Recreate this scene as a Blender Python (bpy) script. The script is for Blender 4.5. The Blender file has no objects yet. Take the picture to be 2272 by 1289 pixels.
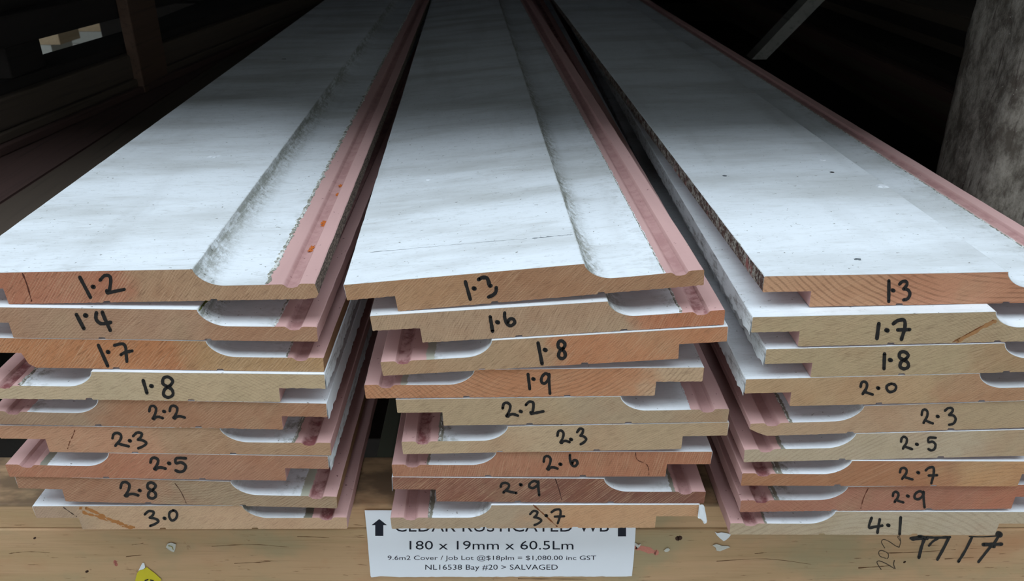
import bpy, bmesh, math, random
from mathutils import Vector, Matrix, noise

# ------------------------------------------------------------------ camera, sky, exposure
D = bpy.data
COL = bpy.context.scene.collection
F, DIST = 1772.0, 0.39406
TH = math.atan(879.0 / F)
CT, ST = math.cos(TH), math.sin(TH)
ZB = 1.0                                   # height of the rack above the ground
CAMP = Vector((0, -DIST * CT, ZB + DIST * ST))
sc = bpy.context.scene
cam = D.objects.new('camera', D.cameras.new('camera'))
COL.objects.link(cam)
cam.location = CAMP
cam.rotation_euler = (math.pi / 2 - TH, 0, 0)
cam.data.sensor_width = 36
cam.data.lens = F / 2272 * 36
cam.data.clip_start = 0.01
cam.data.clip_end = 200
cam.data.dof.use_dof = True
cam.data.dof.focus_distance = 0.43
cam.data.dof.aperture_fstop = 30
sc.camera = cam
sc.view_settings.view_transform = 'Standard'
sc.view_settings.look = 'None'
sc.view_settings.gamma = 1
sc.view_settings.use_curve_mapping = False
sc.view_settings.exposure = 0.0

w = D.worlds.new('overcast_sky')
sc.world = w
w.use_nodes = True
bg = w.node_tree.nodes['Background']
bg.inputs['Color'].default_value = (0.80, 0.905, 1.0, 1)
bg.inputs['Strength'].default_value = 3.85

# openings in an added, unseen shed roof, placed to shape the sky light (light portals only guide the sampling, they emit nothing)
ROOF = ZB + 3.6
SKYLIGHTS = ((-9.0, 6.0, -2.35, 0.3), (-5.6, -4.2, 6.2, 7.6))  # second opening added to light the pale timber piles
for i_, (xa, xb, ya, yb) in enumerate(SKYLIGHTS):
    L_ = D.lights.new('roof_opening_%d' % i_, 'AREA'); L_.shape = 'RECTANGLE'
    L_.size, L_.size_y = xb - xa, yb - ya
    L_.cycles.is_portal = True
    P_ = D.objects.new('roof_opening_%d' % i_, L_); COL.objects.link(P_)
    P_.location = ((xa + xb) / 2, (ya + yb) / 2, ROOF - .02)


def lin(c):
    c = c / 255.0
    return c / 12.92 if c <= 0.04045 else ((c + 0.055) / 1.055) ** 2.4


def rgb(r, g, b, k=1.0):
    return (lin(r) * k, lin(g) * k, lin(b) * k, 1)


def unY(px, py, Y):
    """pixel of the 2272x1289 frame -> world point on the plane Y (m)"""
    d = Vector(((px - 1136) / F, CT + (644.5 - py) / F * ST, -ST + (644.5 - py) / F * CT))
    return CAMP + d * ((Y - CAMP.y) / d.y)


def unZ(px, py, z):
    """pixel -> world point at height z above the rack datum"""
    d = Vector(((px - 1136) / F, CT + (644.5 - py) / F * ST, -ST + (644.5 - py) / F * CT))
    return CAMP + d * ((ZB + z - CAMP.z) / d.z)


# ------------------------------------------------------------------ helpers
def tag(o, label=None, cat=None, group=None, kind=None):
    if label: o['label'] = label
    if cat: o['category'] = cat
    if group: o['group'] = group
    if kind: o['kind'] = kind
    return o


def link(name, me, mats, parent=None):
    o = D.objects.new(name, me)
    COL.objects.link(o)
    for m in mats: me.materials.append(m)
    if parent: o.parent = parent
    return o


def pydata(name, vs, fs, mats, parent=None, mi=None, smooth=False):
    me = D.meshes.new(name)
    me.from_pydata([tuple(v) for v in vs], [], fs)
    if mi: me.polygons.foreach_set('material_index', mi)
    if smooth: me.polygons.foreach_set('use_smooth', [True] * len(fs))
    me.update()
    return link(name, me, mats, parent)


class NT:
    def __init__(s, name):
        s.m = D.materials.new(name); s.m.use_nodes = True
        s.t = s.m.node_tree; s.b = s.t.nodes['Principled BSDF']
        s.b.inputs['Specular IOR Level'].default_value = 0.3

    def n(s, typ, **kw):
        x = s.t.nodes.new(typ)
        for k, v in kw.items(): setattr(x, k, v)
        return x

    def put(s, sock, val):
        if isinstance(val, bpy.types.NodeSocket): s.t.links.new(val, sock)
        else: sock.default_value = val

    def math(s, op, a, b=0.0, c=0.0, clamp=False):
        x = s.n('ShaderNodeMath', operation=op, use_clamp=clamp)
        s.put(x.inputs[0], a); s.put(x.inputs[1], b); s.put(x.inputs[2], c)
        return x.outputs[0]

    def mix(s, f, a, b):
        x = s.n('ShaderNodeMix', data_type='RGBA')
        s.put(x.inputs[0], f); s.put(x.inputs[6], a); s.put(x.inputs[7], b)
        return x.outputs[2]

    def noise(s, vec, scale, detail=3, rough=0.55, dist=0.0, w=None):
        x = s.n('ShaderNodeTexNoise')
        if w is not None:
            x.noise_dimensions = '4D'; x.inputs['W'].default_value = w
        s.put(x.inputs['Vector'], vec); x.inputs['Scale'].default_value = scale
        x.inputs['Detail'].default_value = detail; x.inputs['Roughness'].default_value = rough
        x.inputs['Distortion'].default_value = dist
        return x.outputs['Fac']

    def ramp(s, f, lo, hi):
        x = s.n('ShaderNodeMapRange', interpolation_type='SMOOTHSTEP')
        s.put(x.inputs[0], f); s.put(x.inputs[1], lo); s.put(x.inputs[2], hi)
        return x.outputs[0]

    def coord(s):
        return s.n('ShaderNodeTexCoord').outputs['Object']

    def scale(s, vec, sx, sy, sz, rot=(0, 0, 0), loc=(0, 0, 0)):
        x = s.n('ShaderNodeMapping')
        s.put(x.inputs[0], vec); x.inputs['Scale'].default_value = (sx, sy, sz)
        x.inputs['Rotation'].default_value = rot; x.inputs['Location'].default_value = loc
        return x.outputs[0]

    def rot(s, vec, sx, sy, sz, ang):
        """turn about Z first, then stretch"""
        return s.scale(s.scale(vec, 1, 1, 1, rot=(0, 0, ang)), sx, sy, sz)

    def sep(s, vec):
        x = s.n('ShaderNodeSeparateXYZ'); s.put(x.inputs[0], vec)
        return x.outputs

    def bump(s, h, strength, dist=0.0005):
        x = s.n('ShaderNodeBump'); s.put(x.inputs['Height'], h)
        x.inputs['Strength'].default_value = strength; x.inputs['Distance'].default_value = dist
        s.t.links.new(x.outputs[0], s.b.inputs['Normal'])

    def done(s, col, rough=0.6):
        s.put(s.b.inputs['Base Color'], col); s.put(s.b.inputs['Roughness'], rough)
        return s.m


def plain(name, col, rough=0.7, var=0.25, sc=60.0):
    t = NT(name); c = t.coord(); n = t.noise(c, sc, 4)
    dark = tuple(v * (1 - var) for v in col[:3]) + (1,)
    t.bump(n, 0.3)
    return t.done(t.mix(n, dark, col), rough)


def end_grain(name, c1, c2, split, cx, cz, pitch, ring, saw, seed, ang):
    """sawn end grain: c1 left of the split (m), c2 right of it; growth rings about (cx, cz)"""
    t = NT(name); c = t.coord(); X, Y, Z = t.sep(c)
    flat = t.n('ShaderNodeCombineXYZ'); t.put(flat.inputs[0], X); t.put(flat.inputs[1], Z)
    flat = flat.outputs[0]
    nz = t.noise(flat, 45, 3, w=seed)
    big = t.noise(flat, 22, 3, 0.6, w=seed + 7)
    f = t.ramp(t.math('ADD', X, t.math('MULTIPLY', t.math('SUBTRACT', nz, 0.5), 0.06)), split - 0.012, split + 0.012)
    col = t.mix(f, c1, c2)
    # broad warm and pale patches
    warm = t.mix(0.3, col, rgb(160, 98, 62)); pale = t.mix(0.35, col, rgb(164, 144, 112))
    col = t.mix(t.ramp(big, 0.45, 0.75), col, warm)
    col = t.mix(t.ramp(big, 0.5, 0.25), col, pale)
    # growth rings
    dx = t.math('SUBTRACT', X, cx); dz = t.math('SUBTRACT', Z, cz)
    r = t.math('SQRT', t.math('ADD', t.math('MULTIPLY', dx, dx), t.math('MULTIPLY', dz, dz)))
    r = t.math('ADD', r, t.math('MULTIPLY', t.noise(flat, 30, 2, w=seed + 3), 0.005))
    s = t.math('SINE', t.math('MULTIPLY', r, 2 * math.pi / pitch))
    s = t.ramp(s, 0.1, 1.0)
    s = t.math('MULTIPLY', s, t.ramp(t.noise(flat, 60, 2, w=seed + 5), 0.3, 0.6))
    dark = t.mix(0.5, col, rgb(95, 52, 34))
    col = t.mix(t.math('MULTIPLY', s, ring), col, dark)
    # saw scratches
    sw = t.noise(t.rot(flat, .025, 1, 1, -ang), 1500, 2, w=seed)
    sw2 = t.noise(t.rot(flat, .08, 1, 1, -ang + .25), 1600, 2, w=seed + 2)
    sw3 = t.noise(t.rot(flat, .12, 1, 1, ang * .8), 1500, 2, w=seed + 4)
    light = t.mix(0.42, col, rgb(214, 180, 146)); dk = t.mix(0.42, col, rgb(84, 54, 38))
    col = t.mix(t.math('MULTIPLY', t.ramp(sw, 0.52, 0.7), min(1, saw * 1.3)), col, light)
    col = t.mix(t.math('MULTIPLY', t.ramp(sw2, 0.5, 0.68), min(1, saw * 1.4)), col, dk)
    U = t.sep(t.scale(flat, 1, 1, 1, rot=(0, 0, -ang + .06)))[1]
    hs = t.math('SINE', t.math('ADD', t.math('MULTIPLY', U, 2 * math.pi / .00125), t.math('MULTIPLY', t.noise(flat, 40, 2, w=seed + 6), 9.0)))
    hm = t.math('MULTIPLY', t.ramp(hs, .1, 1.0), t.ramp(t.noise(t.rot(flat, .3, 1, 1, -ang), 120, 3, w=seed + 8), .42, .62))
    col = t.mix(t.math('MULTIPLY', hm, min(1, saw * 1.0)), col, light)
    col = t.mix(t.math('MULTIPLY', t.ramp(sw3, 0.52, 0.72), saw * .6), col, dk)
    sp = t.noise(flat, 1300, 3, .7, w=seed + 9)
    col = t.mix(t.math('MULTIPLY', t.ramp(sp, 0.5, 0.75), 0.7), col, dk)
    t.bump(sw, 0.25, 0.0003)
    return t.done(col, 0.85)


def board_paint(name, flip, bound, seed, grime, cove, band, band_col, ledge):
    """gloss white with grime up to `bound` (m from the lap edge), pink primer beyond"""
    t = NT(name); c = t.coord(); X, Y, Z = t.sep(c)
    if flip: X = t.math('SUBTRACT', 0.18, X)
    off = t.scale(c, 1, 1, 1, loc=(seed * 1.7, seed * 0.9, 0))
    white = rgb(234, 239, 243)
    # streaks run across the board
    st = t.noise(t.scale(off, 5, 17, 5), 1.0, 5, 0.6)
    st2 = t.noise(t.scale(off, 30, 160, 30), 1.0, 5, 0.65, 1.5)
    fine = t.noise(t.scale(off, 200, 900, 200), 1.0, 3, 0.7)
    speck = t.noise(off, 420, 2, 0.5)
    lng = t.noise(t.scale(off, 26, 3, 9), 1.0, 4, 0.6)
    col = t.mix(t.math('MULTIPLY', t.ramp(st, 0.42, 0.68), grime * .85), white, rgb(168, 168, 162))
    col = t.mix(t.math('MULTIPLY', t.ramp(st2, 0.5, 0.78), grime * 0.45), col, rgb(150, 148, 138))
    col = t.mix(t.math('MULTIPLY', t.ramp(lng, 0.5, 0.8), grime * 0.5), col, rgb(160, 160, 155))
    col = t.mix(t.math('MULTIPLY', t.ramp(fine, 0.56, 0.74), grime * 0.55), col, rgb(120, 120, 108))
    col = t.mix(t.math('MULTIPLY', t.ramp(speck, 0.71, 0.76), 0.7), col, rgb(95, 92, 80))
    # mildew and dirt lying in the cove
    dn = t.noise(t.scale(off, 330, 200, 100), 1.0, 6, 0.8)
    mask = t.math('MULTIPLY', t.ramp(X, 0.1195, 0.1225), t.ramp(X, 0.134, 0.124))
    mask = t.math('MULTIPLY', mask, t.math('MULTIPLY', t.ramp(dn, 0.36, 0.66), t.ramp(t.noise(t.scale(off, 14, 14, 14), 1.0, 3), .25, .55)))
    col = t.mix(t.math('MULTIPLY', mask, cove * .85), col, rgb(128, 126, 110))
    m2 = t.math('MULTIPLY', t.ramp(X, 0.1203, 0.1214), t.ramp(X, 0.1262, 0.1222))
    m2 = t.math('MULTIPLY', m2, t.ramp(t.noise(t.scale(off, 500, 60, 100), 1.0, 5, .75), .38, .6))
    col = t.mix(t.math('MULTIPLY', m2, cove * .8), col, rgb(92, 92, 66))
    spots = t.math('MULTIPLY', mask, t.ramp(t.noise(off, 260, 3, 0.7), 0.6, 0.66))
    col = t.mix(t.math('MULTIPLY', spots, min(1, cove * 1.2)), col, rgb(62, 62, 40))
    # second mildew haze along the ledge
    hz = t.math('MULTIPLY', t.ramp(X, 0.142, 0.158), t.ramp(t.noise(off, 120, 4, 0.7), 0.45, 0.7))
    col = t.mix(t.math('MULTIPLY', hz, ledge), col, rgb(120, 118, 104))
    # pink primer
    pn = t.noise(t.scale(off, 120, 14, 120), 1.0, 4)
    pink = t.mix(pn, rgb(196, 156, 152), rgb(212, 172, 166))
    pink = t.mix(t.math('MULTIPLY', t.ramp(speck, 0.72, 0.76), 0.8), pink, rgb(90, 50, 48))
    gr = t.math('MULTIPLY', t.ramp(X, 0.1635, 0.1655), t.ramp(X, 0.1725, 0.1705))
    pink = t.mix(t.math('MULTIPLY', gr, t.math('ADD', 0.25, t.math('MULTIPLY', t.ramp(t.noise(off, 90, 4, 0.7), 0.4, 0.65), ledge * 0.9))), pink, rgb(130, 78, 78))
    edge = t.math('ADD', X, t.math('MULTIPLY', t.math('SUBTRACT', t.noise(off, 180, 4, 0.7), 0.5), 0.004))
    if band > 0:
        col = t.mix(t.ramp(edge, bound - band, bound - band + 0.0006), col, band_col)
    col = t.mix(t.ramp(edge, bound, bound + 0.0004), col, pink)
    t.bump(fine, 0.12, 0.0003)
    t.b.inputs['Specular IOR Level'].default_value = 0.4
    return t.done(col, t.math('ADD', 0.42, t.math('MULTIPLY', st2, 0.25)))


def pink_mat():
    t = NT('pink_primer'); c = t.coord()
    n = t.noise(t.scale(c, 60, 12, 120), 1.0, 4)
    sp = t.noise(c, 300, 3)
    col = t.mix(n, rgb(176, 134, 130), rgb(203, 162, 156))
    col = t.mix(t.math('MULTIPLY', t.ramp(sp, 0.70, 0.76), 0.7), col, rgb(90, 60, 55))
    return t.done(col, 0.6)


def raw_weathered():
    t = NT('rough_sawn_edge'); c = t.coord()
    n = t.noise(t.scale(c, 300, 300, 1500, rot=(0.5, 0, 0)), 1.0, 4, 0.7)
    col = t.mix(t.ramp(n, 0.35, 0.7), rgb(62, 50, 45), rgb(150, 132, 118))
    t.bump(n, 0.8, 0.001)
    return t.done(col, 0.9)


def flaky():
    t = NT('flaking_paint'); c = t.coord()
    n = t.noise(c, 380, 5, 0.75)
    col = t.mix(t.ramp(n, 0.46, 0.58), rgb(138, 136, 122), rgb(228, 229, 225))
    col = t.mix(t.ramp(t.noise(c, 700, 3, 0.7), 0.6, 0.68), col, rgb(60, 58, 48))
    t.bump(n, 0.8, 0.001)
    return t.done(col, 0.7)


def lap_white(name, dirt_shade):
    t = NT(name); c = t.coord()
    n = t.noise(t.scale(c, 100, 60, 240), 1.0, 5, 0.7)
    col = t.mix(t.math('MULTIPLY', t.ramp(n, 0.45, 0.7), dirt_shade), rgb(226, 230, 232), rgb(110, 104, 96))
    t.bump(n, 0.3, 0.0005)
    return t.done(col, 0.5)


def peeled():
    t = NT('peeling_lap_edge'); c = t.coord()
    n = t.noise(c, 150, 6, 0.75); n2 = t.noise(c, 420, 4, 0.7)
    col = t.mix(t.ramp(n, 0.44, 0.56), rgb(92, 68, 60), rgb(170, 165, 155))
    col = t.mix(t.ramp(n2, 0.5, 0.6), col, rgb(58, 42, 38))
    col = t.mix(t.ramp(t.noise(c, 60, 4, 0.6), 0.6, 0.7), col, rgb(150, 95, 90))
    t.bump(n, 1.0, 0.001)
    return t.done(col, 0.85)


M_PINK, M_RAW, M_FLAKY, M_PEEL = pink_mat(), raw_weathered(), flaky(), peeled()
M_LAPW, M_LAPD = lap_white('white_lap_edge', 0.25), lap_white('grimy_shaded_lap_edge', 0.8)  # heavier grime in the second also stands for shade between the stacks
M_INK = plain('marker_ink', (0.010, 0.008, 0.008, 1), 0.45, 0.3, 300)
M_FLW = plain('torn_white_paint', rgb(232, 236, 240), 0.5, 0.06, 200)
M_RUST = plain('rust_crumbs', rgb(205, 110, 45), 0.9, 0.4, 900)
M_UNDER = plain('raw_board_back', rgb(150, 112, 80), 0.9, 0.3, 80)
# ------------------------------------------------------------------ weatherboards
# fitted pose of each front end: profile side, x, z, roll (deg), y, vanishing point of its run
FIT = {
  'L1': ('A', -187.92, -8.43, 1.110, 3.66, 1046),
  'L2': ('A', -188.99, -28.45, -0.822, 0.96, 1092),
  'L3': ('A', -187.76, -46.53, -1.008, 1.27, 1105),
  'L4': ('B', -187.65, -64.74, -0.817, -0.67, 1100),
  'L5': ('B', -189.03, -82.92, -1.360, 0.68, 1105),
  'L6': ('A', -189.58, -101.10, -0.865, 1.56, 1105),
  'L7': ('B', -192.00, -119.03, -1.051, 1.71, 1112),
  'L8': ('A', -190.29, -138.26, -1.893, 2.75, 1110),
  'L9': ('A', -186.00, -157.41, 0.190, 3.35, 1100),
  'M1': ('A', 6.63, -9.55, 5.548, 7.51, 1030),
  'M2': ('A', 18.65, -28.44, 3.973, 5.01, 1068),
  'M3': ('B', 21.67, -46.21, 3.899, 3.84, 1090),
  'M4': ('B', 11.33, -66.57, 0.660, 5.40, 1085),
  'M5': ('A', 27.69, -84.34, 0.855, 5.52, 1090),
  'M6': ('B', 28.99, -102.88, 1.318, 5.71, 1085),
  'M7': ('B', 22.13, -121.58, 0.025, 6.92, 1100),
  'M8': ('A', 21.43, -140.35, -0.550, 6.89, 1098),
  'M9': ('B', 18.95, -159.43, 0.234, 6.17, 1098),
  'R1': ('A', 215.91, -12.07, 1.150, 6.57, 1050),
  'R2': ('A', 210.50, -30.14, 1.487, -1.58, 1108),
  'R3': ('A', 219.96, -47.80, 1.684, -1.66, 1120),
  'R4': ('A', 211.97, -65.84, 1.684, -1.58, 1125),
  'R5': ('B', 218.48, -84.49, 2.338, -0.66, 1118),
  'R6': ('B', 217.39, -102.79, 1.670, -0.70, 1118),
  'R7': ('B', 217.81, -121.74, -0.244, -1.18, 1115),
  'R8': ('B', 220.35, -140.89, 0.887, 0.74, 1115),
  'R9': ('B', 216.31, -159.36, -0.182, 0.72, 1112),
}

# end-grain look: colour left, colour right, split x(mm), ring centre x,z (mm), ring pitch (mm), ring strength, saw strength, saw angle
WOOD = {
 'L1': ((168,104,74),(164,126,92), 84, -60,-180, 1.6, .25, .75, .95),
 'L2': ((162,124,94),(160,116,84), 120, 60,-200, 1.4, .35, .55, .8),
 'L3': ((178,114,70),(168,128,84), 105, -40,150, 1.5, .3, .8, .9),
 'L4': ((184,160,124),(180,154,116), 90, 60,-120, 1.8, .3, .45, .7),
 'L5': ((152,122,94),(158,112,80), 60, 190,-160, 1.3, .35, .5, .8),
 'L6': ((178,128,94),(164,128,94), 85, 80,-190, 1.4, .3, .5, .7),
 'L7': ((168,108,78),(158,110,82), 90, 260,-150, 1.4, .3, .5, .8),
 'L8': ((158,112,82),(152,128,98), 80, 90,95, 1.8, .55, .55, .7),
 'L9': ((164,134,108),(182,146,110), 30, 60,-240, 1.2, .3, .4, .9),
 'M1': ((166,124,86),(156,112,78), 70, 60,-200, 1.2, .35, .6, .8),
 'M2': ((166,134,102),(176,108,72), 140, 40,-220, 1.1, .35, .6, 1.2),
 'M3': ((166,132,96),(178,116,76), 90, 60,220, 1.2, .3, .55, .9),
 'M4': ((180,120,80),(184,150,114), 148, 92,62, 2.3, .55, .55, .7),
 'M5': ((168,142,106),(162,138,106), 90, 20,-150, 1.3, .3, .45, .8),
 'M6': ((178,150,114),(172,144,108), 90, 230,-150, 1.3, .3, .45, .6),
 'M7': ((164,108,78),(166,106,74), 90, 90,-380, 1.4, .4, .55, 1.4),
 'M8': ((132,84,64),(118,74,58), 80, -80,220, 1.8, .55, .85, .8),
 'M9': ((164,140,110),(186,140,98), 88, 90,-160, 1.3, .3, .4, .8),
 'R1': ((184,136,98),(180,122,88), 60, 125,128, 2.7, .85, .3, .6),
 'R2': ((168,144,106),(164,140,104), 80, 0,-160, 1.4, .3, .6, .5),
 'R3': ((166,142,104),(160,130,92), 110, 60,130, 1.6, .3, .5, .6),
 'R4': ((172,138,98),(166,122,86), 100, 90,-160, 1.4, .25, .5, .7),
 'R5': ((172,140,106),(166,140,104), 110, 60,-200, 1.4, .25, .4, .7),
 'R6': ((172,152,122),(168,144,110), 130, 160,-140, 2.4, .3, .3, .6),
 'R7': ((160,106,70),(180,132,86), 120, 150,-110, 2.6, .3, .4, .6),
 'R8': ((160,104,80),(168,102,74), 130, 130,140, 2.0, .35, .4, .8),
 'R9': ((168,148,118),(172,154,126), 60, 80,-90, 3.6, .3, .3, .6),
}
# paint: colour boundary (mm), grime, cove dirt, band width (mm), ledge dirt
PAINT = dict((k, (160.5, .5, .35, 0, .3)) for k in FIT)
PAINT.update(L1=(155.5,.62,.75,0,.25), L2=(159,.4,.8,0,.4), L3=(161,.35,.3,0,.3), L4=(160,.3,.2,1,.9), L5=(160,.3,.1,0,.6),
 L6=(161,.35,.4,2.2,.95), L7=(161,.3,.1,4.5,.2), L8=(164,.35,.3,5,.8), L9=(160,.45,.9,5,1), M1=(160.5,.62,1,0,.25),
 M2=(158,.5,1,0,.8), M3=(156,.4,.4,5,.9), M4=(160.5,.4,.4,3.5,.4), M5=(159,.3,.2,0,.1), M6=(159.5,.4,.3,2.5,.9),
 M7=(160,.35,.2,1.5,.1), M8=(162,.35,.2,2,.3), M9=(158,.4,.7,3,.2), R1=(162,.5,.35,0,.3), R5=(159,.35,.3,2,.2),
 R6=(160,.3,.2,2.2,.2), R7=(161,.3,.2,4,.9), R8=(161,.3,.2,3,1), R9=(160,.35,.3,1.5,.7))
BANDC = {'L8': (178,178,160), 'M3': (176,176,160), 'M4': (188,188,172), 'L9': (120,118,104)}
# material of the lap-side edge and of the ledge-side edge
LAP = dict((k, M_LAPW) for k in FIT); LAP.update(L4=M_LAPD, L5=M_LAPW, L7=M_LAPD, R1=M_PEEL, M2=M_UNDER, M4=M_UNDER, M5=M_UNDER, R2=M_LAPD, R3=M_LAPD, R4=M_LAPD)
END = dict((k, M_PINK) for k in FIT); END.update(L1=M_RAW, L3=M_UNDER, L8=M_UNDER, M3=M_UNDER, M1=M_UNDER)
DN = {'M1': 2.6, 'M2': 3, 'M3': 1.8, 'L1': 2.5, 'L2': -2, 'R1': -1.5, 'L6': 0, 'L5': -1.5}

# small lift and pitch that keep each board clear of the one below along its whole run
LIFT = {'L9': (0, 0), 'L8': (-0.0001, 0), 'L7': (0.0, 0), 'L6': (0.0001, 0), 'L5': (0.0002, 0), 'L4': (0.0003, 0), 'L3': (0.0004, 0), 'L2': (0.0005, 0.05), 'L1': (0.0008, 0.1), 'M9': (0, 0), 'M8': (0.0001, 0), 'M7': (0.0002, 0), 'M6': (0.0001, 0.05), 'M5': (0.0002, 0.1), 'M4': (0.0003, 0.15), 'M3': (0.0006, 0.15), 'M2': (0.0003, 0.15), 'M1': (0.0, 0.15), 'R9': (0, 0), 'R8': (0.0001, 0.05), 'R7': (0.0002, 0.05), 'R6': (0.0003, 0.05), 'R5': (0.0004, 0.05), 'R4': (0.0005, 0.15), 'R3': (0.0006, 0.25), 'R2': (0.0008, 0.75), 'R1': (0.0006, 0.9)}

BOARD = {}


def mute(c, k=1.27, d=.12):
    g = sum(c) / 3
    q = rgb(*[v + (g - v) * d for v in c], k)
    return (q[0] * .98, q[1] * .98, q[2] * 1.03, 1)


def profile(k):
    """closed profile, counter-clockwise from the lap top: (x, z, slot) in mm; slot is the material of the segment that follows"""
    T, FZ, LZ = 17.8, 8.56, 8.74
    dn = DN.get(k, 0)
    P = [(0, T - .35, 1), (.35, T, 1), (30, T, 1), (60, T, 1), (90, T, 1), (120.6, T, 1), (121.1, T - .25, 1)]
    for i in range(1, 13):                       # steep shoulder easing into the flat ledge
        a = i / 12
        x = 121.1 + 13.5 * (1 - (1 - a) ** 0.5 if a < 1 else 1) ** 1.0
        x = 121.1 + 14.0 * (1 - math.cos(a * math.pi / 2)) ** 0.86
        z = T - .25 - (T - .25 - FZ) * math.sin(a * math.pi / 2) ** 1.0
        P.append((x, z, 1))
    P += [(150, FZ, 1), (163.6, FZ, 1), (164.6, FZ - .5, 1), (166, FZ - 1.8, 1), (168.4, FZ - 2.1, 1), (171, FZ - 1.6, 1), (172.3, FZ - .1, 1), (173.4, FZ + .15, 1)]
    P += [(179.5, FZ + .1, 1), (180, FZ - .3, 4)]
    if k == 'R5': P += [(180.3, 5.2, 4), (176, 2.6, 4), (170.5, .2, 2)]
    elif k == 'L1': P += [(181.2, 3.0, 4), (179.8, .8, 4), (176.5, 0.1, 2)]
    else: P += [(179.8, .4, 4), (179.3, 0, 2)]
    def run(x0, x1, z):
        n = max(2, int(abs(x1 - x0) / 1.1))
        return [(x0 + (x1 - x0) * i / n, z, 2) for i in range(1, n)]
    x = P[-1][0]
    for c in (125.7 + dn, 71.8 + dn):
        P += run(x, c + 2, 0) + [(c + 2, 0, 2), (c + 1.6, .95, 2), (c - 1.4, .95, 2), (c - 1.9, 0, 2)]
        x = c - 1.9
    if k == 'L3': P += run(x, 31, 0) + [(30.5, 0, 2), (27, 2.2, 2), (24.8, LZ, 2)]
    else: P += run(x, 25.3, 0) + [(25.2, 0, 2), (24.9, .3, 2), (24.7, LZ, 2)]
    P += run(24.7, .9, LZ) + [(.7, LZ, 3), (.25, LZ + .4, 3)]
    return P


def make_board(k, idx, length, label, group):
    typ, bx, bz, roll, y0, vp = FIT[k]
    rnd = random.Random(idx * 13 + 5)
    yaw = math.atan((vp - 1136) * CT / F)          # run of the board, from its edges
    a = math.radians(roll)
    P = profile(k)
    if typ == 'B': P = [(180 - x, z, s) for x, z, s in P]
    n = len(P)
    root_l = Vector((bx / 1000 - .09 * math.cos(a), y0 / 1000, ZB + (bz + LIFT[k][1]) / 1000 - .09 * math.sin(a)))
    R = Matrix.Rotation(-yaw, 4, 'Z') @ Matrix.Rotation(LIFT[k][0], 4, 'X') @ Matrix.Rotation(-a, 4, 'Y')
    MW = Matrix.Translation(root_l) @ R
    ty = math.tan(yaw)
    ys = [0, .0015, .004, .008]
    y = .02
    while y < length: ys.append(y); y += .012 if y < .3 else .03
    ys.append(length)
    vs, fs, mi = [], [], []
    amp = .00035
    def sidewave(x, yy):
        if yy == 0: return 0
        e = 1.0 if (x < 1.2 or x > 178.8) else 0.0
        return e * amp * (noise.noise(Vector((yy * 60, idx, x * .01))) + .6 * noise.noise(Vector((yy * 250, idx, 3))))
    fuzz = rnd.choice([.1, .15, .28]) if k not in ('L4', 'L5', 'M2', 'M9') else .38
    for j, yy in enumerate(ys):
        for i, (x, z, s) in enumerate(P):
            xx = x / 1000 + sidewave(x, yy)
            zz = z / 1000
            if j == 0 and (s == 2) and 2 < x < 178: zz += rnd.uniform(-.08, 1) * fuzz / 1000
            if j == 0 and s == 1: zz += rnd.uniform(-1, 0) * .00008
            yj = yy
            if j == 0 or j < 4: yj = yy + xx * ty * 1.0     # the end is cut parallel to the rail
            elif yy < .3: yj = yy + xx * ty * (1 - yy / .3)
            vs.append((xx, yj, zz))
    for j in range(len(ys) - 1):
        for i in range(n):
            i2 = (i + 1) % n
            q = (j * n + i, j * n + i2, (j + 1) * n + i2, (j + 1) * n + i)
            fs.append(q if typ == 'A' else q[::-1]); mi.append(P[i][2])
    # front face: a thin coat of paint along the top outline, wood inside it
    m = 0
    inner = {}
    top = [i for i, p in enumerate(P) if p[2] == 1]
    for i in top:
        x, z, s = P[i]
        if (x if typ == 'A' else 180 - x) > 156: continue
        p0, p1 = P[max(i - 1, 0)], P[i + 1]
        tx, tz = p1[0] - p0[0], p1[1] - p0[1]
        L = math.hypot(tx, tz) or 1
        nx, nz = (tz / L, -tx / L) if typ == 'A' else (-tz / L, tx / L)
        t_ = .28
        inner[i] = len(vs)
        vs.append(((x + nx * t_) / 1000, (x + nx * t_) / 1000 * ty, (z + nz * t_) / 1000))
    poly = [inner.get(i, i) for i in range(n)]
    # if the first vertex has an inner twin keep the outline closed cleanly
    fs.append(tuple(poly) if typ == 'B' else tuple(poly[::-1])); mi.append(0)
    ks = sorted(inner)
    for a_, b_ in zip(ks, ks[1:]):
        q = (a_, b_, inner[b_], inner[a_])
        fs.append(q if typ == 'B' else q[::-1]); mi.append(1)
    q = (n - 1, ks[0], inner[ks[0]]); fs.append(q if typ == 'B' else q[::-1]); mi.append(3)
    q = (ks[-1], ks[-1] + 1, inner[ks[-1]]); fs.append(q if typ == 'B' else q[::-1]); mi.append(1)
    base = (len(ys) - 1) * n
    back = tuple(base + i for i in range(n))
    fs.append(back if typ == 'A' else back[::-1]); mi.append(0)
    W = WOOD[k]
    m0 = end_grain('end_grain_' + str(idx), mute(W[0]), mute(W[1]), W[2] / 1000, W[3] / 1000, W[4] / 1000, W[5] / 1000, W[6], W[7], idx * 3.1, W[8])
    Pt = PAINT[k]
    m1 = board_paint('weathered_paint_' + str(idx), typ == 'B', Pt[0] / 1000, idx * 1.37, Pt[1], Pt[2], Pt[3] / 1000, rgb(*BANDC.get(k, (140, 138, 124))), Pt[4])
    m2 = M_PINK
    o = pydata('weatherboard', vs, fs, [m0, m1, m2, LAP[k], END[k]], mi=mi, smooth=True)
    o.data.set_sharp_from_angle(angle=math.radians(28))
    o.matrix_world = MW
    tag(o, label, 'board', group)
    BOARD[k] = (o, MW, MW.inverted(), y0 / 1000)
    return o


def local(k, pts):
    inv = BOARD[k][2]
    return [inv @ p for p in pts]


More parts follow.
